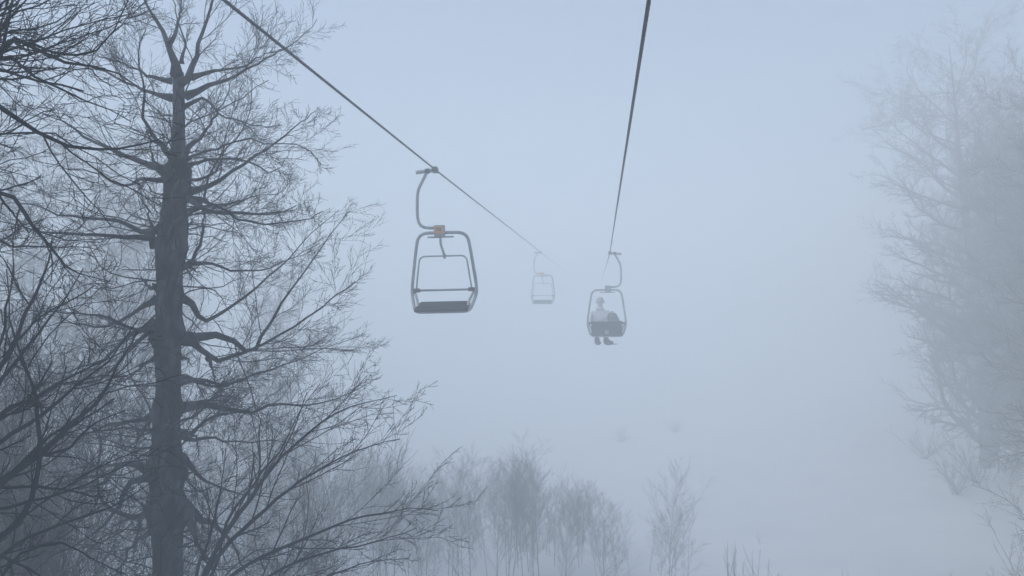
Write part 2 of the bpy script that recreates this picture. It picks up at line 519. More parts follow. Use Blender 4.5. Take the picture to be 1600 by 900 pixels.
LV_NEAR = [dict(K=8, tmin=0.38, ang=(0.35, 0.95), lfac=(0.14, 0.40), n=9, wig=0.13, up=0.02, rfac=0.6, taper=0.4),
           dict(K=6, tmin=0.12, ang=(0.35, 0.95), lfac=(0.25, 0.55), n=6, wig=0.12, up=0.02, rfac=0.6, taper=0.3),
           dict(K=3, tmin=0.15, ang=(0.3, 0.9), lfac=(0.25, 0.6), n=4, wig=0.12, up=0.02, rfac=0.65, lmin=0.02, taper=0.3)]
near_limbs = [
 ([(-60,110),(0,77),(20,60),(47,70),(67,86),(97,97),(140,103),(187,117),(215,135)], 12, .4),
 ([(-60,100),(0,80),(27,95),(50,116),(63,125),(87,135),(110,150),(133,158),(165,168),(205,190)], 9, .1),
 ([(-50,95),(0,72),(30,58),(80,83),(120,87),(160,73),(185,35),(200,0)], 8, -.3),
 ([(-50,110),(0,70),(12,40),(20,0),(24,-50)], 11, .0),
 ([(-50,80),(0,42),(30,18),(70,5),(110,-20)], 8, .4),
 ([(-50,60),(0,10),(40,-20)], 8, -.4),
 ([(-60,95),(0,52),(40,48),(85,35),(100,20),(130,10)], 6, .6),
 ([(-120,70),(-40,138),(0,167),(30,190),(60,208),(100,227),(133,233),(160,233),(213,228),(255,215)], 10, .5),
 ([(60,208),(110,228),(133,235),(167,257),(200,280),(225,292)], 5, .2),
 ([(-80,220),(0,210),(30,195),(60,178),(85,172)], 5, -.2),
 ([(-80,270),(0,254),(40,246),(72,236)], 4, .3),
]
authored_tree('overhanging_tree', 'nearest dark tree outside the edge, its forked boughs reaching in at the upper left', 3.2, near_limbs,
              [(1900, -570, -430), (900, -550, -435), (400, -530, -445), (100, -510, -440), (-200, -470, -420)], 21, LV_NEAR, 0.0016)

low_limbs = [
 ([(-60,300),(0,302),(19,304),(37,332),(60,364),(86,394),(112,424),(135,431),(169,439)], 8, .2),
 ([(-60,370),(0,377),(22,384),(70,386),(112,386),(160,392)], 5, .3),
 ([(-80,680),(0,574),(19,544),(41,487),(64,442),(79,397),(82,350)], 9, .3),
 ([(-80,720),(0,600),(30,560),(60,520),(100,470),(130,420)], 7, -.2),
 ([(-60,700),(0,649),(22,634),(56,622),(82,606),(130,580),(200,545)], 9, .4),
 ([(-60,760),(0,690),(60,655),(110,610),(170,560),(215,500)], 7, -.3),
 ([(-80,800),(0,750),(37,727),(67,709),(90,682),(112,664),(157,622),(190,560),(215,520)], 12, .3),
 ([(-80,810),(0,762),(50,712),(100,705),(150,660),(200,640)], 8, .5),
 ([(-60,800),(0,797),(40,786),(100,770),(170,740),(240,700)], 6, .4),
 ([(-60,850),(0,840),(40,800),(60,740),(62,690),(50,600),(20,520),(10,420)], 8, .1),
 ([(-60,900),(0,870),(40,842),(110,815),(180,790),(250,745)], 7, .6),
 ([(-60,640),(0,530),(12,470),(24,420),(20,380)], 6, -.3),
 ([(-40,940),(0,900),(40,860),(90,850),(140,870),(200,900)], 6, .4),
 ([(-60,880),(0,868),(30,880),(60,900),(80,940)], 8, .0),
]
authored_tree('young_tree', 'dark young tree with steep fanning branches low at the edge beside the big beech', 4.0, low_limbs,
              [(1700, -320, -250), (1000, -300, -245), (800, -280, -235), (600, -255, -220), (350, -225, -205)], 33, LV_NEAR, 0.0018, M_TWIG)

spray_limbs = [
 ([(300,930),(315,900),(337,862),(360,821),(394,776),(424,731),(472,686),(514,652),(560,632),(620,618)], 9, .5),
 ([(310,920),(334,877),(375,832),(431,780),(514,724),(570,700),(625,686)], 8, -.2),
 ([(330,930),(360,900),(409,870),(469,844),(544,814),(600,802),(640,795),(685,798)], 7, .3),
 ([(360,950),(420,900),(487,870),(560,852),(620,836),(650,825)], 6, -.5),
 ([(300,940),(340,880),(352,820),(400,750),(440,700),(470,640),(500,600)], 6, .8),
 ([(330,960),(420,930),(500,905),(570,880),(640,872)], 6, .5),
 ([(300,940),(310,890),(330,830),(345,760),(352,700)], 6, -.4),
]
LV_SPRAY = [dict(K=10, tmin=0.2, ang=(0.25, 0.7), lfac=(0.16, 0.45), n=8, wig=0.06, up=0.03, rfac=0.55, taper=0.4),
            dict(K=6, tmin=0.12, ang=(0.3, 0.8), lfac=(0.25, 0.55), n=6, wig=0.08, up=0.03, rfac=0.6, taper=0.3),
            dict(K=3, tmin=0.15, ang=(0.3, 0.8), lfac=(0.25, 0.6), n=4, wig=0.1, up=0.02, rfac=0.65, lmin=0.02, taper=0.3)]
authored_tree('slender_tree', 'slender bare tree with long straight shoots slanting up in front of the hazy thicket', 5.8, spray_limbs,
              [(1500, 280, 312), (1200, 284, 308), (1000, 289, 306), (920, 296, 308)], 45, LV_SPRAY, 0.0022, M_TWIG)

# ------------------------------------------------------------------ generic bare trees and saplings
def make_tree_meshes(tag, seed, H, r0, n_limb, L0, levels, rmin, first=0.2, el=(0.1, 0.7), sides=12, lean=0.02, sub_leaders=2):
    rng = np.random.default_rng(seed)
    n = 40
    path = wander(np.zeros((1, 3)), np.array([[lean * rng.normal(), lean * rng.normal(), 1.0]]), np.array([H]), n, 0.018, 0.02, rng)[0]
    rad = r0 * (1 - np.linspace(0, 1, n) ** 1.1 * 0.93)
    tb = bark_trunk(path, rad, sides, [(rng.uniform(.1, 1), rng.uniform(0, 6.3), rng.uniform(.05, .3), .012) for _ in range(12)], seed, 0.05)
    P, Rr = [], []
    for k in range(n_limb):
        t = first + (0.97 - first) * (k + rng.uniform()) / n_limb
        i = min(int(t * (n - 1)), n - 2)
        az = k * 2.4 + rng.normal(0, 0.4)
        e = rng.uniform(*el) + 0.5 * max(0, t - 0.6)
        L = L0 * (0.35 + 0.65 * math.sin(math.pi * min(1, (1.05 - t) / (1.05 - first)) ** 0.8 * 0.62 + 0.25)) * rng.uniform(0.6, 1.1)
        d = np.array([[math.cos(az) * math.cos(e), math.sin(az) * math.cos(e), math.sin(e)]])
        P.append(wander(path[i][None], d, np.array([L]), 12, 0.13, 0.035, rng)[0])
        rr = min(rad[i] * 0.55, 0.03 * L + 0.01)
        Rr.append(rr * (1 - 0.85 * np.linspace(0, 1, 12)))
    P, Rr = np.array(P), np.array(Rr)
    cb = Buf()
    cb.tubes(P, Rr, 5, cap=False)
    grow_twigs(cb, P, Rr, rng, levels, rmin)
    return tb.mesh(tag + '_trunk'), cb.mesh(tag + '_crown')

def place(name, meshes, loc, rz, sc, mats, label, cat, group, parts=('trunk', 'crown'), sink=0.1):
    o = empty(name, (loc[0], loc[1], float(ground_z(loc[0], loc[1])) - sink), rz)
    o.scale = (sc, sc, sc)
    set_props(o, label, cat, group)
    for me, pn, m in zip(meshes, parts, mats):
        link_mesh(pn, me, m, o)
    return o

LV_FAR = [dict(K=10, tmin=0.12, ang=(0.4, 1.0), lfac=(0.25, 0.6), n=7, wig=0.14, up=0.04, rfac=0.55, taper=0.35),
          dict(K=9, tmin=0.1, ang=(0.4, 0.9), lfac=(0.25, 0.6), n=5, wig=0.14, up=0.04, rfac=0.6, taper=0.3),
          dict(K=5, tmin=0.1, ang=(0.4, 0.9), lfac=(0.3, 0.6), n=3, wig=0.12, up=0.03, rfac=0.7, lmin=0.05, taper=0.3)]
tree_meshes = [make_tree_meshes('bare_tree_a', 101, 16.0, 0.24, 56, 4.6, LV_FAR, 0.005, first=0.07),
               make_tree_meshes('bare_tree_b', 102, 14.0, 0.20, 52, 4.3, LV_FAR, 0.005, first=0.07),
               make_tree_meshes('bare_tree_c', 103, 13.0, 0.14, 50, 3.8, LV_FAR, 0.005, first=0.07)]
rt = random.Random(7)
# the forest edge across the piste, from the nearest tree to those nearly lost in the fog
right_trees = [
 (21.6, 34.0, 0, 1.28, 'tall bare tree with a straight trunk standing faintly across the snow'),
 (14.2, 14.0, 2, 1.05, 'darkest bare tree at the edge of the snow opposite the big beech'),
 (17.0, 17.2, 2, 1.05, 'dark bushy tree close beside the darkest tree across the snow'),
 (18.2, 20.5, 1, 1.00, 'grey bare tree just behind the dark bushy tree across the snow'),
 (21.8, 27.0, 2, 1.2, 'mid grey bare tree between the dark edge and the tall faint tree'),
 (28.0, 42.0, 1, 1.1, 'pale round crowned tree behind the tall faint tree'),
 (29.0, 46.0, 2, 1.1, 'small hazy tree on the lift side of the tall faint tree'),
 (33.0, 52.0, 0, 0.95, 'nearly vanished tree deepest in the fog across the snow'),
]
for (x, y, k, s, lab) in right_trees:
    place('bare_tree', tree_meshes[k], (x, y), rt.uniform(0, 6.28), s, (M_TRUNK, M_SAPLING), lab, 'tree', 'bare trees across the snow')
ORD = ['first', 'second', 'third', 'fourth', 'fifth', 'sixth', 'seventh', 'eighth', 'ninth', 'tenth', 'eleventh', 'twelfth', 'thirteenth', 'fourteenth', 'fifteenth']
wood_r = ((23.0, 30.5, 0, 1.05), (25.6, 35.0, 1, 1.2), (20.3, 26.5, 1, 1.0), (18.2, 21.5, 2, 1.1), (23.5, 33, 1, 1.1), (23.5, 28.0, 0, 1.0), (19.2, 22.0, 2, 1.1), (25.5, 38.0, 0, 1.15), (13.0, 11.6, 1, .9), (12.6, 12.6, 0, .85), (17.4, 18.6, 0, .9), (16.6, 17.5, 0, 1.0), (18.4, 20.0, 1, 1.05), (19.8, 22.0, 0, .95), (21.0, 29.0, 2, 1.2))
for n, (x, y, k, s) in enumerate(sorted(wood_r, key=lambda a: a[0] / a[1])):
    place('bare_tree', tree_meshes[k], (x, y), rt.uniform(0, 6.28), s, (M_TRUNK, M_SAPLING), 'bare tree merging into the dark wood across the snow, %s counted from the open snow' % ORD[n], 'tree', 'bare trees merging into the dark wood across the snow')
wood_l = ((-16.5, 21.0, 0, .85), (-12.2, 25.0, 1, .8), (-17.5, 29.0, 0, .9), (-9.6, 30.0, 2, .7))
for n, (x, y, k, s) in enumerate(sorted(wood_l, key=lambda a: -a[0] / a[1])):
    place('bare_tree', tree_meshes[k], (x, y), rt.uniform(0, 6.28), s, (M_TRUNK, M_SAPLING), 'bare tree in the foggy wood behind the big beech, %s from the lift line' % ORD[n], 'tree', 'bare trees in the foggy wood behind the big beech')

# same wood continued unseen past the viewer on both sides, added to shade the fog
for n, (x, y, k, s) in enumerate(((-6.0, -8.0, 1, 1.0), (-8.0, -6.0, 0, 1.0), (-6.0, -3.0, 0, 1.0), (-10.0, -2.0, 1, 1.1), (-7.5, 1.0, 0, 1.05), (-11.0, 3.0, 1, 1.1), (-8.0, 3.0, 1, 1.0), (-11.5, 6.0, 0, 1.0), (-14.5, 8.5, 1, 1.1))):
    place('bare_tree', tree_meshes[k], (x, y), rt.uniform(0, 6.28), s, (M_TRUNK, M_SAPLING), 'unseen bare tree added for shade on the beech side, %s coming up from behind' % ORD[n], 'tree', 'unseen bare trees added for shade on the beech side')
for n, (x, y, k, s) in enumerate(((10.0, -7.0, 0, 1.0), (9.0, -2.0, 1, 1.05), (12.5, 1.0, 0, 1.1), (9.3, 3.0, 1, 1.0), (12.0, 6.6, 0, 1.0), (13.2, 9.6, 1, 1.0), (13.5, 9.0, 0, 1.1))):
    place('bare_tree', tree_meshes[k], (x, y), rt.uniform(0, 6.28), s, (M_TRUNK, M_SAPLING), 'unseen bare tree added for shade beside the open snow, %s coming up from behind' % ORD[n], 'tree', 'unseen bare trees added for shade beside the open snow')
LV_SAP = [dict(K=8, tmin=0.2, ang=(0.3, 0.8), lfac=(0.25, 0.6), n=6, wig=0.09, up=0.05, rfac=0.6, taper=0.35),
          dict(K=6, tmin=0.1, ang=(0.3, 0.8), lfac=(0.3, 0.65), n=4, wig=0.1, up=0.04, rfac=0.7, taper=0.3)]
sap_meshes = [make_tree_meshes('sapling_%d' % i, 200 + i, rt.uniform(4.0, 5.2), rt.uniform(.014, .026), rt.randint(12, 18), rt.uniform(1.6, 2.6), LV_SAP, 0.0030, first=0.22, el=(0.7, 1.2), sides=6, lean=0.09) for i in range(10)]
rs = random.Random(11)
n_sap = 0
def sapling(x, y, s, label, group):
    global n_sap
    o = place('sapling', sap_meshes[rs.randrange(10)], (x, y), rs.uniform(0, 6.28), s, (M_SAPLING, M_SAPLING), label, 'sapling', group, ('stem', 'crown'), 0.05)
    n_sap += 1
    return o
def top_limit(x, y):
    """how tall the thicket stands: highest beside the wood, thinning towards the open snow."""
    px = 800 + FPX * x / y
    return np.interp(px, [0, 300, 560, 700, 800, 900, 1000, 1070], [670, 700, 715, 750, 738, 760, 805, 830])
tries = 0
while n_sap < 215 and tries < 6000:
    tries += 1
    y = 20.0 + 20.0 * rs.random() ** 0.75
    x = rs.uniform(-9.5, 0.225 * y)
    px = 800 + FPX * x / y
    if px < 320 or px > 1050 or (px < 580 and rs.random() < 0.55): continue
    clump = 10 * math.sin(px * 0.021 + 1.0) + 14 * math.sin(px * 0.057 + 0.35 * y)
    ztop = at(px, top_limit(x, y) + clump + abs(rs.gauss(0, 40)), y)[2]
    h = ztop - float(ground_z(x, y))
    if h < 1.1 or h > 6.0: continue
    sapling(x, y, h / 4.6, 'thin bare sapling in the hazy thicket under the empty chairs', 'saplings of the hazy thicket under the empty chairs')
sapling(4.45, 21.6, 0.66, 'open crowned sapling standing last in the thicket beside the bare snow', None)
sapling(4.75, 21.0, 0.50, 'short sapling leaning at the foot of the last open crowned sapling', None)
n0 = n_sap
while n_sap < n0 + 60:
    y = rs.uniform(6.5, 17)
    x = rs.uniform(-0.74 * y, -0.22 * y)
    px = 800 + FPX * x / y
    if px > 110 and (y < 12.5 or rs.random() < 0.75): continue
    ztop = at(px, rs.uniform(660, 880), y)[2]
    h = ztop - float(ground_z(x, y))
    if h < 1.5 or h > 8: continue
    sapling(x, y, h / 4.6, 'slim sapling in the dark understorey below the big beech', 'saplings of the dark understorey below the big beech')

# shrubs at the foot of the wood across the snow
LV_SHRUB = [dict(K=6, tmin=0.1, ang=(0.3, 0.8), lfac=(0.3, 0.6), n=6, wig=0.14, up=0.03, rfac=0.6), dict(K=5, tmin=0.1, ang=(0.3, 0.9), lfac=(0.3, 0.6), n=4, wig=0.14, up=0.03, rfac=0.7)]
def make_shrub_mesh(tag, seed, n_st, H):
    rng = np.random.default_rng(seed)
    az = rng.uniform(0, 6.283, n_st); e = rng.uniform(0.5, 1.35, n_st)
    D = np.stack([np.cos(az) * np.cos(e), np.sin(az) * np.cos(e), np.sin(e)], -1)
    P = wander(rng.normal(0, .06, (n_st, 3)) * [1, 1, 0], D, rng.uniform(.6, 1, n_st) * H, 9, 0.1, 0.0, rng)
    rad = np.full((n_st, 1), .012) * np.linspace(1, .3, 9)[None]
    cb = Buf(); cb.tubes(P, rad, 4, cap=False)
    grow_twigs(cb, P, rad, rng, LV_SHRUB, 0.004)
    return cb.mesh(tag)
shrub_meshes = [make_shrub_mesh('shrub_%d' % i, 300 + i, 12, 1.7) for i in range(3)]
for (px, py, Y, s, lab) in ((1492, 735, 30, 1.2, 'bushy grey shrub at the foot of the wood across the snow'),
                            (1445, 712, 36, 1.1, 'faint shrub nearest the open snow at the wood edge'),
                            (1525, 730, 31, 1.4, 'taller shrub behind the bushy grey one across the snow'),
                            (1600, 775, 17, 1.3, 'dark shrub with spreading twigs at the edge opposite the beech'),
                            (1590, 700, 20, 1.6, 'dark upright shrub below the darkest tree across the snow'),
                            (970, 690, 44, .7, 'tiny faint shrub in the fog below the occupied chair'),
                            (1055, 675, 47, .7, 'tiny faint shrub lost in fog on the open snow')):
    x = at(px, py, Y)[0]
    o = link_mesh('shrub', shrub_meshes[rs.randrange(3)], M_SAPLING)
    o.location = (x, Y, float(ground_z(x, Y)) - 0.03); o.scale = (s, s, s); o.rotation_euler = (0, 0, rs.uniform(0, 6.28))
    set_props(o, lab, 'shrub', 'shrubs on the snow')

# dry stalks poking out of the snow
def make_stalk(tag, seed, n_st, H):
    rng = np.random.default_rng(seed)
    az = rng.uniform(0, 6.283, n_st); e = rng.uniform(1.0, 1.5, n_st)
    D = np.stack([np.cos(az) * np.cos(e), np.sin(az) * np.cos(e), np.sin(e)], -1)
    P = wander(rng.normal(0, .05, (n_st, 3)) * [1, 1, 0], D, rng.uniform(.5, 1, n_st) * H, 8, 0.05, 0.0, rng)
    rad = np.full((n_st, 1), .011) * np.linspace(1, .5, 8)[None]
    b = Buf(); b.tubes(P, rad, 4, cap=False)
    C, cr = spawn(P, rad, 2, rng, tmin=.3, n=4, lfac=(.15, .35), rmin=.005)
    b.tubes(C, cr, 3, cap=False)
    return b.mesh(tag)
stalk_meshes = [make_stalk('stalk_%d' % i, 400 + i, 3 + i % 2, 1.6) for i in range(5)]
for k, (px, py, Y, s) in enumerate(sorted(((1136, 848, 23, .9), (1146, 846, 23.2, .9), (1141, 905, 20.6, 1.1), (1158, 900, 20.9, .9), (1180, 886, 21.5, 1.0), (1194, 884, 21.7, 1.1),
                         (1172, 905, 20.4, .9), (1205, 903, 20.6, .7), (1232, 905, 20.4, .9), (1325, 903, 20.6, .8), (1117, 910, 20.2, .7), (1080, 903, 20.6, .8), (1160, 842, 23.4, .4), (1187, 812, 26, .4)))):
    x = at(px, py, Y)[0]
    o = link_mesh('dry_stalk', stalk_meshes[k % 5], M_SAPLING)
    o.location = (x, Y, float(ground_z(x, Y)) - 0.03); o.scale = (s, s, s); o.rotation_euler = (0, 0, rs.uniform(0, 6.28))
    set_props(o, 'dry stalk poking out of the snow, %s counted from the thicket' % ORD[k], 'stalk', 'dry stalks in the snow')

# ------------------------------------------------------------------ lift ropes
def rope_mesh(pts, r, y_fine):
    """Laid wire rope: six strands twisted round the line."""
    p = np.asarray(pts, float)
    s = np.concatenate(([0], np.cumsum(np.linalg.norm(np.diff(p, axis=0), axis=1))))
    q = np.unique(np.concatenate([np.arange(0, y_fine, 0.012), np.linspace(y_fine, s[-1], 160)]))
    c = np.stack([np.interp(q, s, p[:, k]) for k in range(3)], -1)
    b = Buf(); sides = 18
    V = b.tubes(c[None], np.full((1, len(q)), r), sides)[0]
    off = V - c[:, None, :]
    a = np.arange(sides) * 2 * math.pi / sides
    k = 1 + 0.12 * np.cos(6 * a[None, :] + q[:, None] * 2 * math.pi / 0.085)
    b.V[0] = (c[:, None, :] + off * k[..., None]).reshape(-1, 3)
    return b.mesh('rope')
def rope_points(knots):
    k = [np.asarray(a) for a in knots]
    start = k[0] + (k[0] - k[1]) * (12.0 / np.linalg.norm(k[0] - k[1]))
    end = k[-1] + (k[-1] - k[-2]) * (40.0 / np.linalg.norm(k[-1] - k[-2]))
    return np.vstack([start, *k, end])
CS = 1.15                                      # grip to seat about 2.5 m
GRIP_A = at(680, 265, 11.3 * CS)
GRIP_C = at(845, 394, 31.5 * CS)
GRIP_B = at(953, 395, 19.5 * CS)
left_pts = rope_points([at(350, 0, 4.96 * CS), GRIP_A, GRIP_C])
right_pts = rope_points([at(1014, 0, 3.75 * CS), GRIP_B, at(944.5, 425, 38.0 * CS)])
rl = link_mesh('haul_cable', rope_mesh(left_pts, .0140, 24), M_ROPE)
set_props(rl, 'thin dark steel rope carrying the empty chairs', 'cable', 'lift ropes')
rr_ = link_mesh('haul_cable', rope_mesh(right_pts, .0130, 24), M_ROPE)
set_props(rr_, 'thin dark steel rope carrying the chair with the seated person', 'cable', 'lift ropes')

# ------------------------------------------------------------------ chairs
def tube_part(name, pts, r, mat, parent, n=24, sides=12, smooth_curve=True):
    c = catmull(pts, n) if smooth_curve else np.asarray(pts, float)
    b = Buf()
    rad = np.full((1, len(c)), r) if np.isscalar(r) else np.asarray(r, float)[None]
    b.tubes(c[None], rad, sides)
    return link_mesh(name, b.mesh(name), mat, parent)

def box_part(name, size, loc, mat, parent, rot=(0, 0, 0), bevel=0.006):
    me = bpy.data.meshes.new(name)
    bm = bmesh.new()
    bmesh.ops.create_cube(bm, size=1.0)
    bmesh.ops.scale(bm, vec=size, verts=bm.verts)
    if bevel:
        bmesh.ops.bevel(bm, geom=list(bm.edges), offset=bevel, segments=2, affect='EDGES')
    bm.to_mesh(me); bm.free()
    o = link_mesh(name, me, mat, parent)
    o.location = loc; o.rotation_euler = rot
    return o

CX = -0.10                                     # the seat hangs a little off the arm
def round_corner_path(pts, rad=0.1, k=5):
    """Polyline with rounded corners."""
    p = np.asarray(pts, float); out = [p[0]]
    for i in range(1, len(p) - 1):
        a, b, c = p[i - 1], p[i], p[i + 1]
        rd = rad if np.isscalar(rad) else rad[i]
        ra = min(rd, np.linalg.norm(a - b) * .49); rc = min(rd, np.linalg.norm(c - b) * .49)
        s, e = b + (a - b) / np.linalg.norm(a - b) * ra, b + (c - b) / np.linalg.norm(c - b) * rc
        for t in np.linspace(0, 1, k + 2):
            out.append((1 - t) ** 2 * s + 2 * t * (1 - t) * b + t ** 2 * e)
    out.append(p[-1])
    return np.array(out)

def make_chair(name, number, occupied):
    """Local frame: origin on the rope, +Y the way the rider faces, +X the rider's right."""
    o = empty(name)
    g = box_part('grip', (.085, .16, .075), (.0, 0, -.005), M_GRIP, o)
    tube_part('grip_bar', [(.03, 0, -.012), (.30, 0, -.035)], .030, M_STEEL, o, 4, 12)
    tube_part('grip_collar', [(.09, 0, -.016), (.155, 0, -.022)], .042, M_GRIP, o, 3, 12)
    arm = [(.125, 0, -.03), (.20, 0, -.17), (.285, 0, -.33), (.29, 0, -.80), (.20, 0, -.905), (-.04, 0, -.912)]
    tube_part('hanger_arm', round_corner_path(arm, .16, 6), .024, M_STEEL, o, smooth_curve=False)
    box_part('clamp', (.16, .09, .17), (-.055, 0, -.955), M_STEEL, o)
    box_part('stop_plate', (.40, .05, .022), (CX + .03, 0, -1.052), M_STEEL, o, bevel=.003)
    if number:
        pl = box_part('number_plate', (.145, .008, .115), (-.045, .051, -.945), M_ORANGE, o, bevel=.002)
        cu = bpy.data.curves.new('number', 'FONT')
        cu.body = number; cu.size = .085; cu.align_x = 'CENTER'; cu.align_y = 'CENTER'; cu.extrude = .001
        tmp = bpy.data.objects.new('number_tmp', cu)
        COL.objects.link(tmp)
        bpy.context.view_layer.update()
        me = bpy.data.meshes.new_from_object(tmp.evaluated_get(bpy.context.evaluated_depsgraph_get()))
        bpy.data.objects.remove(tmp)
        me.materials.clear()
        nu = link_mesh('number', me, M_INK, pl)
        nu.location = (0, .007, 0); nu.rotation_euler = (R(90), 0, R(180))
    # outer frame: one bent tube, open loop under the clamp
    fr = [(CX + .04, 0, -.985), (CX - .375, -.0, -.985), (CX - .425, -.03, -1.26), (CX - .505, -.10, -1.84), (CX - .49, -.06, -1.97), (CX - .41, .16, -2.205),
          (CX + .41, .16, -2.205), (CX + .49, -.06, -1.97), (CX + .505, -.10, -1.84), (CX + .425, -.03, -1.26), (CX + .375, 0, -.985), (CX + .04, 0, -.985)]
    tube_part('frame', round_corner_path(fr, [0, .17, .17, .13, .13, .09, .09, .13, .13, .17, .17, 0], 6), .0255, M_STEEL, o, smooth_curve=False)
    tube_part('rail', [(CX - .49, -.09, -1.862), (CX + .49, -.09, -1.862)], .017, M_STEEL, o, 4)
    for s in (-1, 1):
        box_part('pivot_block', (.10, .07, .06), (CX + s * .425, -.085, -1.862), M_GRIP, o)
        tube_part('side_bracket', [(CX + s * .455, -.09, -1.90), (CX + s * .40, .02, -2.03), (CX + s * .375, .13, -2.16)], .020, M_STEEL, o, 8)
    # seat of slats in a shallow tray tipped forward
    tilt = R(-14) if not occupied else R(3)
    st = box_part('seat', (.80, .42, .022), (CX, .10, -2.15), M_SLAT, o, (tilt, 0, 0), .004)
    for k in range(5):
        box_part('slat', (.80 - .012 * (k % 2), .070, .030), (0, -.168 + k * .084, .026), M_SLAT, st, bevel=.006)
    if occupied:
        bk = box_part('backrest', (.80, .020, .36), (CX, -.135, -2.0), M_SLAT, o, (R(10), 0, 0), .004)
        for k in range(4):
            box_part('slat', (.80, .022, .074), (0, .021, -.126 + k * .084), M_SLAT, bk, bevel=.005)
        box_part('bracket', (.10, .014, .10), (0, -.018, -.10), M_STEEL, bk, bevel=.004)
        bar = [(CX - .43, -.07, -1.86), (CX - .40, .42, -1.80), (CX + .40, .42, -1.80), (CX + .43, -.07, -1.86)]
        tube_part('foot_rest', round_corner_path([(CX - .06, .42, -1.80), (CX - .04, .60, -2.15), (CX - .04, .68, -2.425), (CX + .30, .68, -2.425)], .08, 4), .013, M_STEEL, o, smooth_curve=False)
    else:
        bk = box_part('backrest', (.78, .36, .018), (CX, .08, -2.112), M_SLAT, o, (tilt - R(3), 0, 0), .004)
        for k in range(4):
            box_part('slat', (.72 + .05 * (k % 2), .074, .020), (0, -.126 + k * .084, .018), M_SLAT, bk, bevel=.005)
        bar = [(CX - .43, -.07, -1.86), (CX - .395, -.02, -1.60), (CX - .36, .0, -1.345), (CX + .36, .0, -1.345), (CX + .395, -.02, -1.60), (CX + .43, -.07, -1.86)]
        hk = [(-.065, .0, -1.03), (-.07, .0, -1.16), (-.095, .0, -1.25), (-.12, .01, -1.33)]
        lt = tube_part('latch', hk, .020, M_STEEL, o, 10)
        box_part('catch', (.045, .05, .075), (-.125, .01, -1.35), M_STEEL, lt, bevel=.008)
    tube_part('safety_bar', round_corner_path(bar, .09, 6), .013, M_STEEL, o, sides=10, smooth_curve=False)
    return o

chair_a = make_chair('lift_chair', '78', False)
chair_a.location = GRIP_A
chair_a.rotation_euler = (0, R(1.2), R(180) - R(7) + R(4))
set_props(chair_a, 'empty grey tube chair with an orange number plate, nearest of the chairs', 'chairlift chair', 'chairs hanging from the lift ropes')
chair_c = copy_tree(chair_a)
chair_c.location = GRIP_C
chair_c.rotation_euler = (0, R(-.5), R(180) - R(7))
set_props(chair_c, 'farthest empty chair, almost lost in the fog behind the nearest one', 'chairlift chair', 'chairs hanging from the lift ropes')
chair_b = make_chair('lift_chair', None, True)
chair_b.location = GRIP_B
chair_b.rotation_euler = (0, 0, R(-7))
set_props(chair_b, 'lift chair seen from behind with a person seated on it', 'chairlift chair', 'chairs hanging from the lift ropes')

for c in (chair_a, chair_b, chair_c):
    c.scale = (CS, CS, CS)

# ------------------------------------------------------------------ the rider and a backpack
def skin_body(name, joints, edges, parent, mats, pick):
    me = bpy.data.meshes.new(name)
    keys = list(joints)
    me.from_pydata([joints[k][0] for k in keys], [(keys.index(a), keys.index(b)) for a, b in edges], [])
    o = bpy.data.objects.new(name, me); COL.objects.link(o)
    md = o.modifiers.new('skin', 'SKIN')
    for i, k in enumerate(keys):
        r = joints[k][1]
        me.skin_vertices[0].data[i].radius = (r, r) if np.isscalar(r) else r
        me.skin_vertices[0].data[i].use_root = (i == 0)
    sb = o.modifiers.new('smooth', 'SUBSURF'); sb.levels = 2; sb.render_levels = 2
    bpy.context.view_layer.update()
    out = bpy.data.meshes.new_from_object(o.evaluated_get(bpy.context.evaluated_depsgraph_get()))
    bpy.data.objects.remove(o)
    out.materials.clear()
    for m in mats: out.materials.append(m)
    for p in out.polygons:
        p.material_index = pick(p.center); p.use_smooth = True
    return link_mesh(name, out, None, parent)

SX, SZ = CX - .17, -2.095                      # where the rider sits, seat height
J = {'pelvis': ((SX, .04, SZ + .13), (.16, .12)), 'waist': ((SX, .02, SZ + .28), (.15, .115)), 'chest': ((SX, .03, SZ + .45), (.175, .125)),
     'neck0': ((SX, .05, SZ + .58), (.085, .08)), 'neck1': ((SX, .07, SZ + .65), (.06, .06)), 'head0': ((SX, .085, SZ + .74), (.085, .095)), 'head1': ((SX, .08, SZ + .83), (.075, .085)),
     'sh_l': ((SX - .19, .04, SZ + .52), (.075, .075)), 'el_l': ((SX - .25, .12, SZ + .26), (.058, .058)), 'wr_l': ((SX - .16, .36, SZ + .30), (.042, .042)), 'hand_l': ((SX - .13, .43, SZ + .29), (.04, .03)),
     'sh_r': ((SX + .19, .04, SZ + .52), (.075, .075)), 'el_r': ((SX + .25, .12, SZ + .26), (.058, .058)), 'wr_r': ((SX + .16, .36, SZ + .30), (.042, .042)), 'hand_r': ((SX + .13, .43, SZ + .29), (.04, .03)),
     'hip_l': ((SX - .09, .10, SZ + .09), (.095, .09)), 'knee_l': ((SX - .11, .46, SZ + .17), (.075, .075)), 'ank_l': ((SX - .09, .60, SZ - .21), (.055, .055)), 'toe_l': ((SX - .03, .73, SZ - .28), (.045, .04)),
     'hip_r': ((SX + .09, .10, SZ + .09), (.095, .09)), 'knee_r': ((SX + .13, .46, SZ + .17), (.075, .075)), 'ank_r': ((SX + .15, .60, SZ - .21), (.055, .055)), 'toe_r': ((SX + .29, .67, SZ - .28), (.045, .04))}
E = [('pelvis', 'waist'), ('waist', 'chest'), ('chest', 'neck0'), ('neck0', 'neck1'), ('neck1', 'head0'), ('head0', 'head1')]
for s in 'lr':
    E += [('chest', 'sh_' + s), ('sh_' + s, 'el_' + s), ('el_' + s, 'wr_' + s), ('wr_' + s, 'hand_' + s), ('pelvis', 'hip_' + s), ('hip_' + s, 'knee_' + s), ('knee_' + s, 'ank_' + s), ('ank_' + s, 'toe_' + s)]
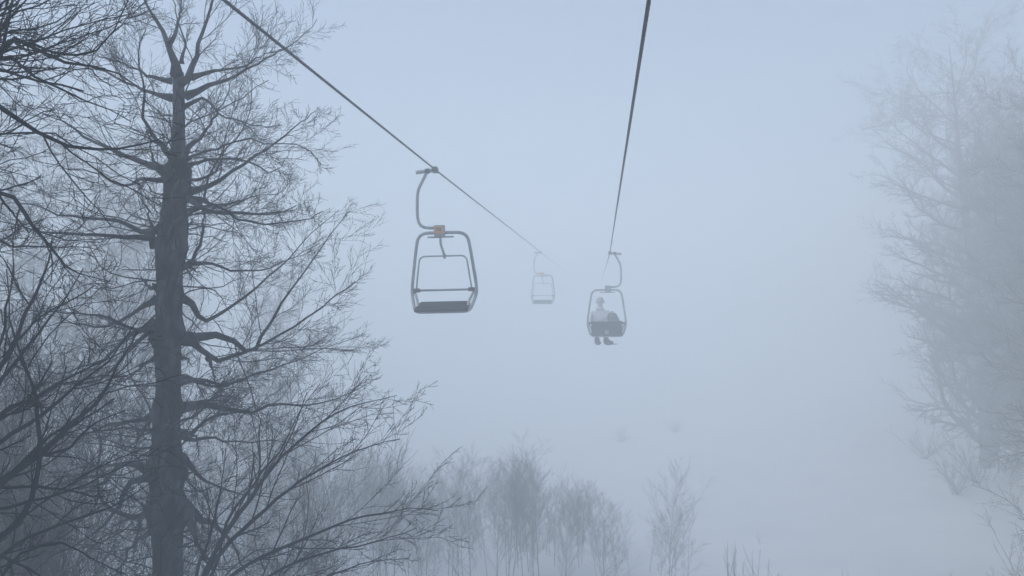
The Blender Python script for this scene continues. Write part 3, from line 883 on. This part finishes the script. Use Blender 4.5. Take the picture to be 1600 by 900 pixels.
def pick_mat(c):
    if c.z > SZ + .63 and c.y > .12: return 1                                   # head and neck
    if c.z < SZ + .17 and (c.z < SZ + .10 or c.y > .16): return 2  # trousers
    return 0
person = empty('person')
person.location = chair_b.location; person.rotation_euler = chair_b.rotation_euler; person.scale = (CS, CS, CS)
skin_body('body', J, E, person, [M_JACKET, M_SKIN, M_TROUSER], pick_mat)
set_props(person, 'person in a pale jacket and hat sitting on the lift chair seen from behind', 'person')
# hat, collar, boots
def blob(name, c, r, mat, parent, seg=18, rings=12, cut=None, rot=(0, 0, 0)):
    me = bpy.data.meshes.new(name); bm = bmesh.new()
    bmesh.ops.create_uvsphere(bm, u_segments=seg, v_segments=rings, radius=1.0)
    if cut is not None:
        bmesh.ops.delete(bm, geom=[v for v in bm.verts if v.co.z < cut], context='VERTS')
    bmesh.ops.scale(bm, vec=r, verts=bm.verts)
    for f in bm.faces: f.smooth = True
    bm.to_mesh(me); bm.free()
    o = link_mesh(name, me, mat, parent); o.location = c; o.rotation_euler = rot
    return o
hat = blob('hat', (SX, .075, SZ + .80), (.112, .125, .135), M_HAT, person, cut=-.15)
tube_part('brim', [(SX + .114 * math.cos(a), .075 + .127 * math.sin(a), SZ + .79) for a in np.linspace(0, 2 * math.pi, 20)], .018, M_HAT, person, 40, 8)
bpy.context.view_layer.update()
tube_part('collar', [(SX + .088 * math.cos(a), .06 + .085 * math.sin(a), SZ + .615) for a in np.linspace(0, 2 * math.pi, 16)], .032, M_JACKET, person, 32, 8)
def boot(ax, ay, tx, ty):
    a = np.array((ax, ay, SZ - .16)); h = np.array((ax, ay - .02, SZ - .29)); t = np.array((tx, ty, SZ - .295))
    d = t - h
    pts = [a, a + (0, 0, -.07), h + (0, 0, .02), h + d * .35, h + d * .7, t + d * .12]
    return tube_part('boot', pts, np.interp(np.linspace(0, 1, 20), [0, .4, .6, 1], [.072, .07, .066, .045]), M_BOOT, person, 20, 12)
boot(J['ank_l'][0][0], .60, J['toe_l'][0][0], .75)
boot(J['ank_r'][0][0], .60, J['toe_r'][0][0] + .02, .68)

bag = empty('backpack')
bag.location = chair_b.location; bag.rotation_euler = chair_b.rotation_euler; bag.scale = (CS, CS, CS)
set_props(bag, 'dark backpack standing on the chair seat beside the seated person', 'backpack')
bx_ = CX + .20
me = bpy.data.meshes.new('bag_body'); bm = bmesh.new()
bmesh.ops.create_cube(bm, size=1.0)
bmesh.ops.subdivide_edges(bm, edges=list(bm.edges), cuts=4, use_grid_fill=True)
for v in bm.verts:
    v.co = v.co.lerp(v.co.normalized() * .55, .45)
    k = (v.co.z + .5)
    v.co.x = v.co.x * (1.05 - .35 * k) + .10 * (1 - k) - .08 * k
    v.co.x *= .34; v.co.y *= .24; v.co.z *= .52
for f in bm.faces: f.smooth = True
bm.to_mesh(me); bm.free()
b1 = link_mesh('bag_body', me, M_BAG, bag); b1.location = (bx_, .06, SZ + .25); b1.rotation_euler = (0, R(-8), 0)
blob('pocket', (bx_ + .02, .19, SZ + .18), (.11, .05, .12), M_BAG, bag)
tube_part('carry_loop', [(bx_ - .10, .02, SZ + .44), (bx_ - .09, .01, SZ + .52), (bx_ - .02, .01, SZ + .53), (bx_ + .01, .02, SZ + .44)], .011, M_BAG, bag, 14, 8)
for s in (-1, 1):
    tube_part('strap', [(bx_ + s * .06 - .02, -.02, SZ + .44), (bx_ + s * .08, -.085, SZ + .36), (bx_ + s * .09, -.095, SZ + .20), (bx_ + s * .09, -.05, SZ + .06)], .014, M_BAG, bag, 16, 8)

# ------------------------------------------------------------------ the fog
def make_haze(x0, x1, y0, y1, z0, z1, density):
    me = bpy.data.meshes.new('haze'); bm = bmesh.new()
    bmesh.ops.create_cube(bm, size=1.0)
    for v in bm.verts:
        v.co.x = x0 if v.co.x < 0 else x1
        v.co.y = y0 if v.co.y < 0 else y1
        v.co.z = z0 if v.co.z < 0 else z1
    bm.to_mesh(me); bm.free()
    m = bpy.data.materials.new('fog'); m.use_nodes = True
    nt = m.node_tree
    for n in list(nt.nodes): nt.nodes.remove(n)
    out = nt.nodes.new('ShaderNodeOutputMaterial'); pv = nt.nodes.new('ShaderNodeVolumePrincipled')
    pv.inputs['Color'].default_value = (0.94, 0.982, 1.0, 1)
    pv.inputs['Density'].default_value = density
    pv.inputs['Anisotropy'].default_value = 0.0
    nt.links.new(pv.outputs[0], out.inputs['Volume'])
    h = link_mesh('haze', me, m)
    set_props(h, 'dense pale blue fog filling the valley around the lift', 'fog', kind='stuff')
    return h
make_haze(-120, 120, -70, 180, float(GZ.min()) - 1.0, 25.0, FOG)
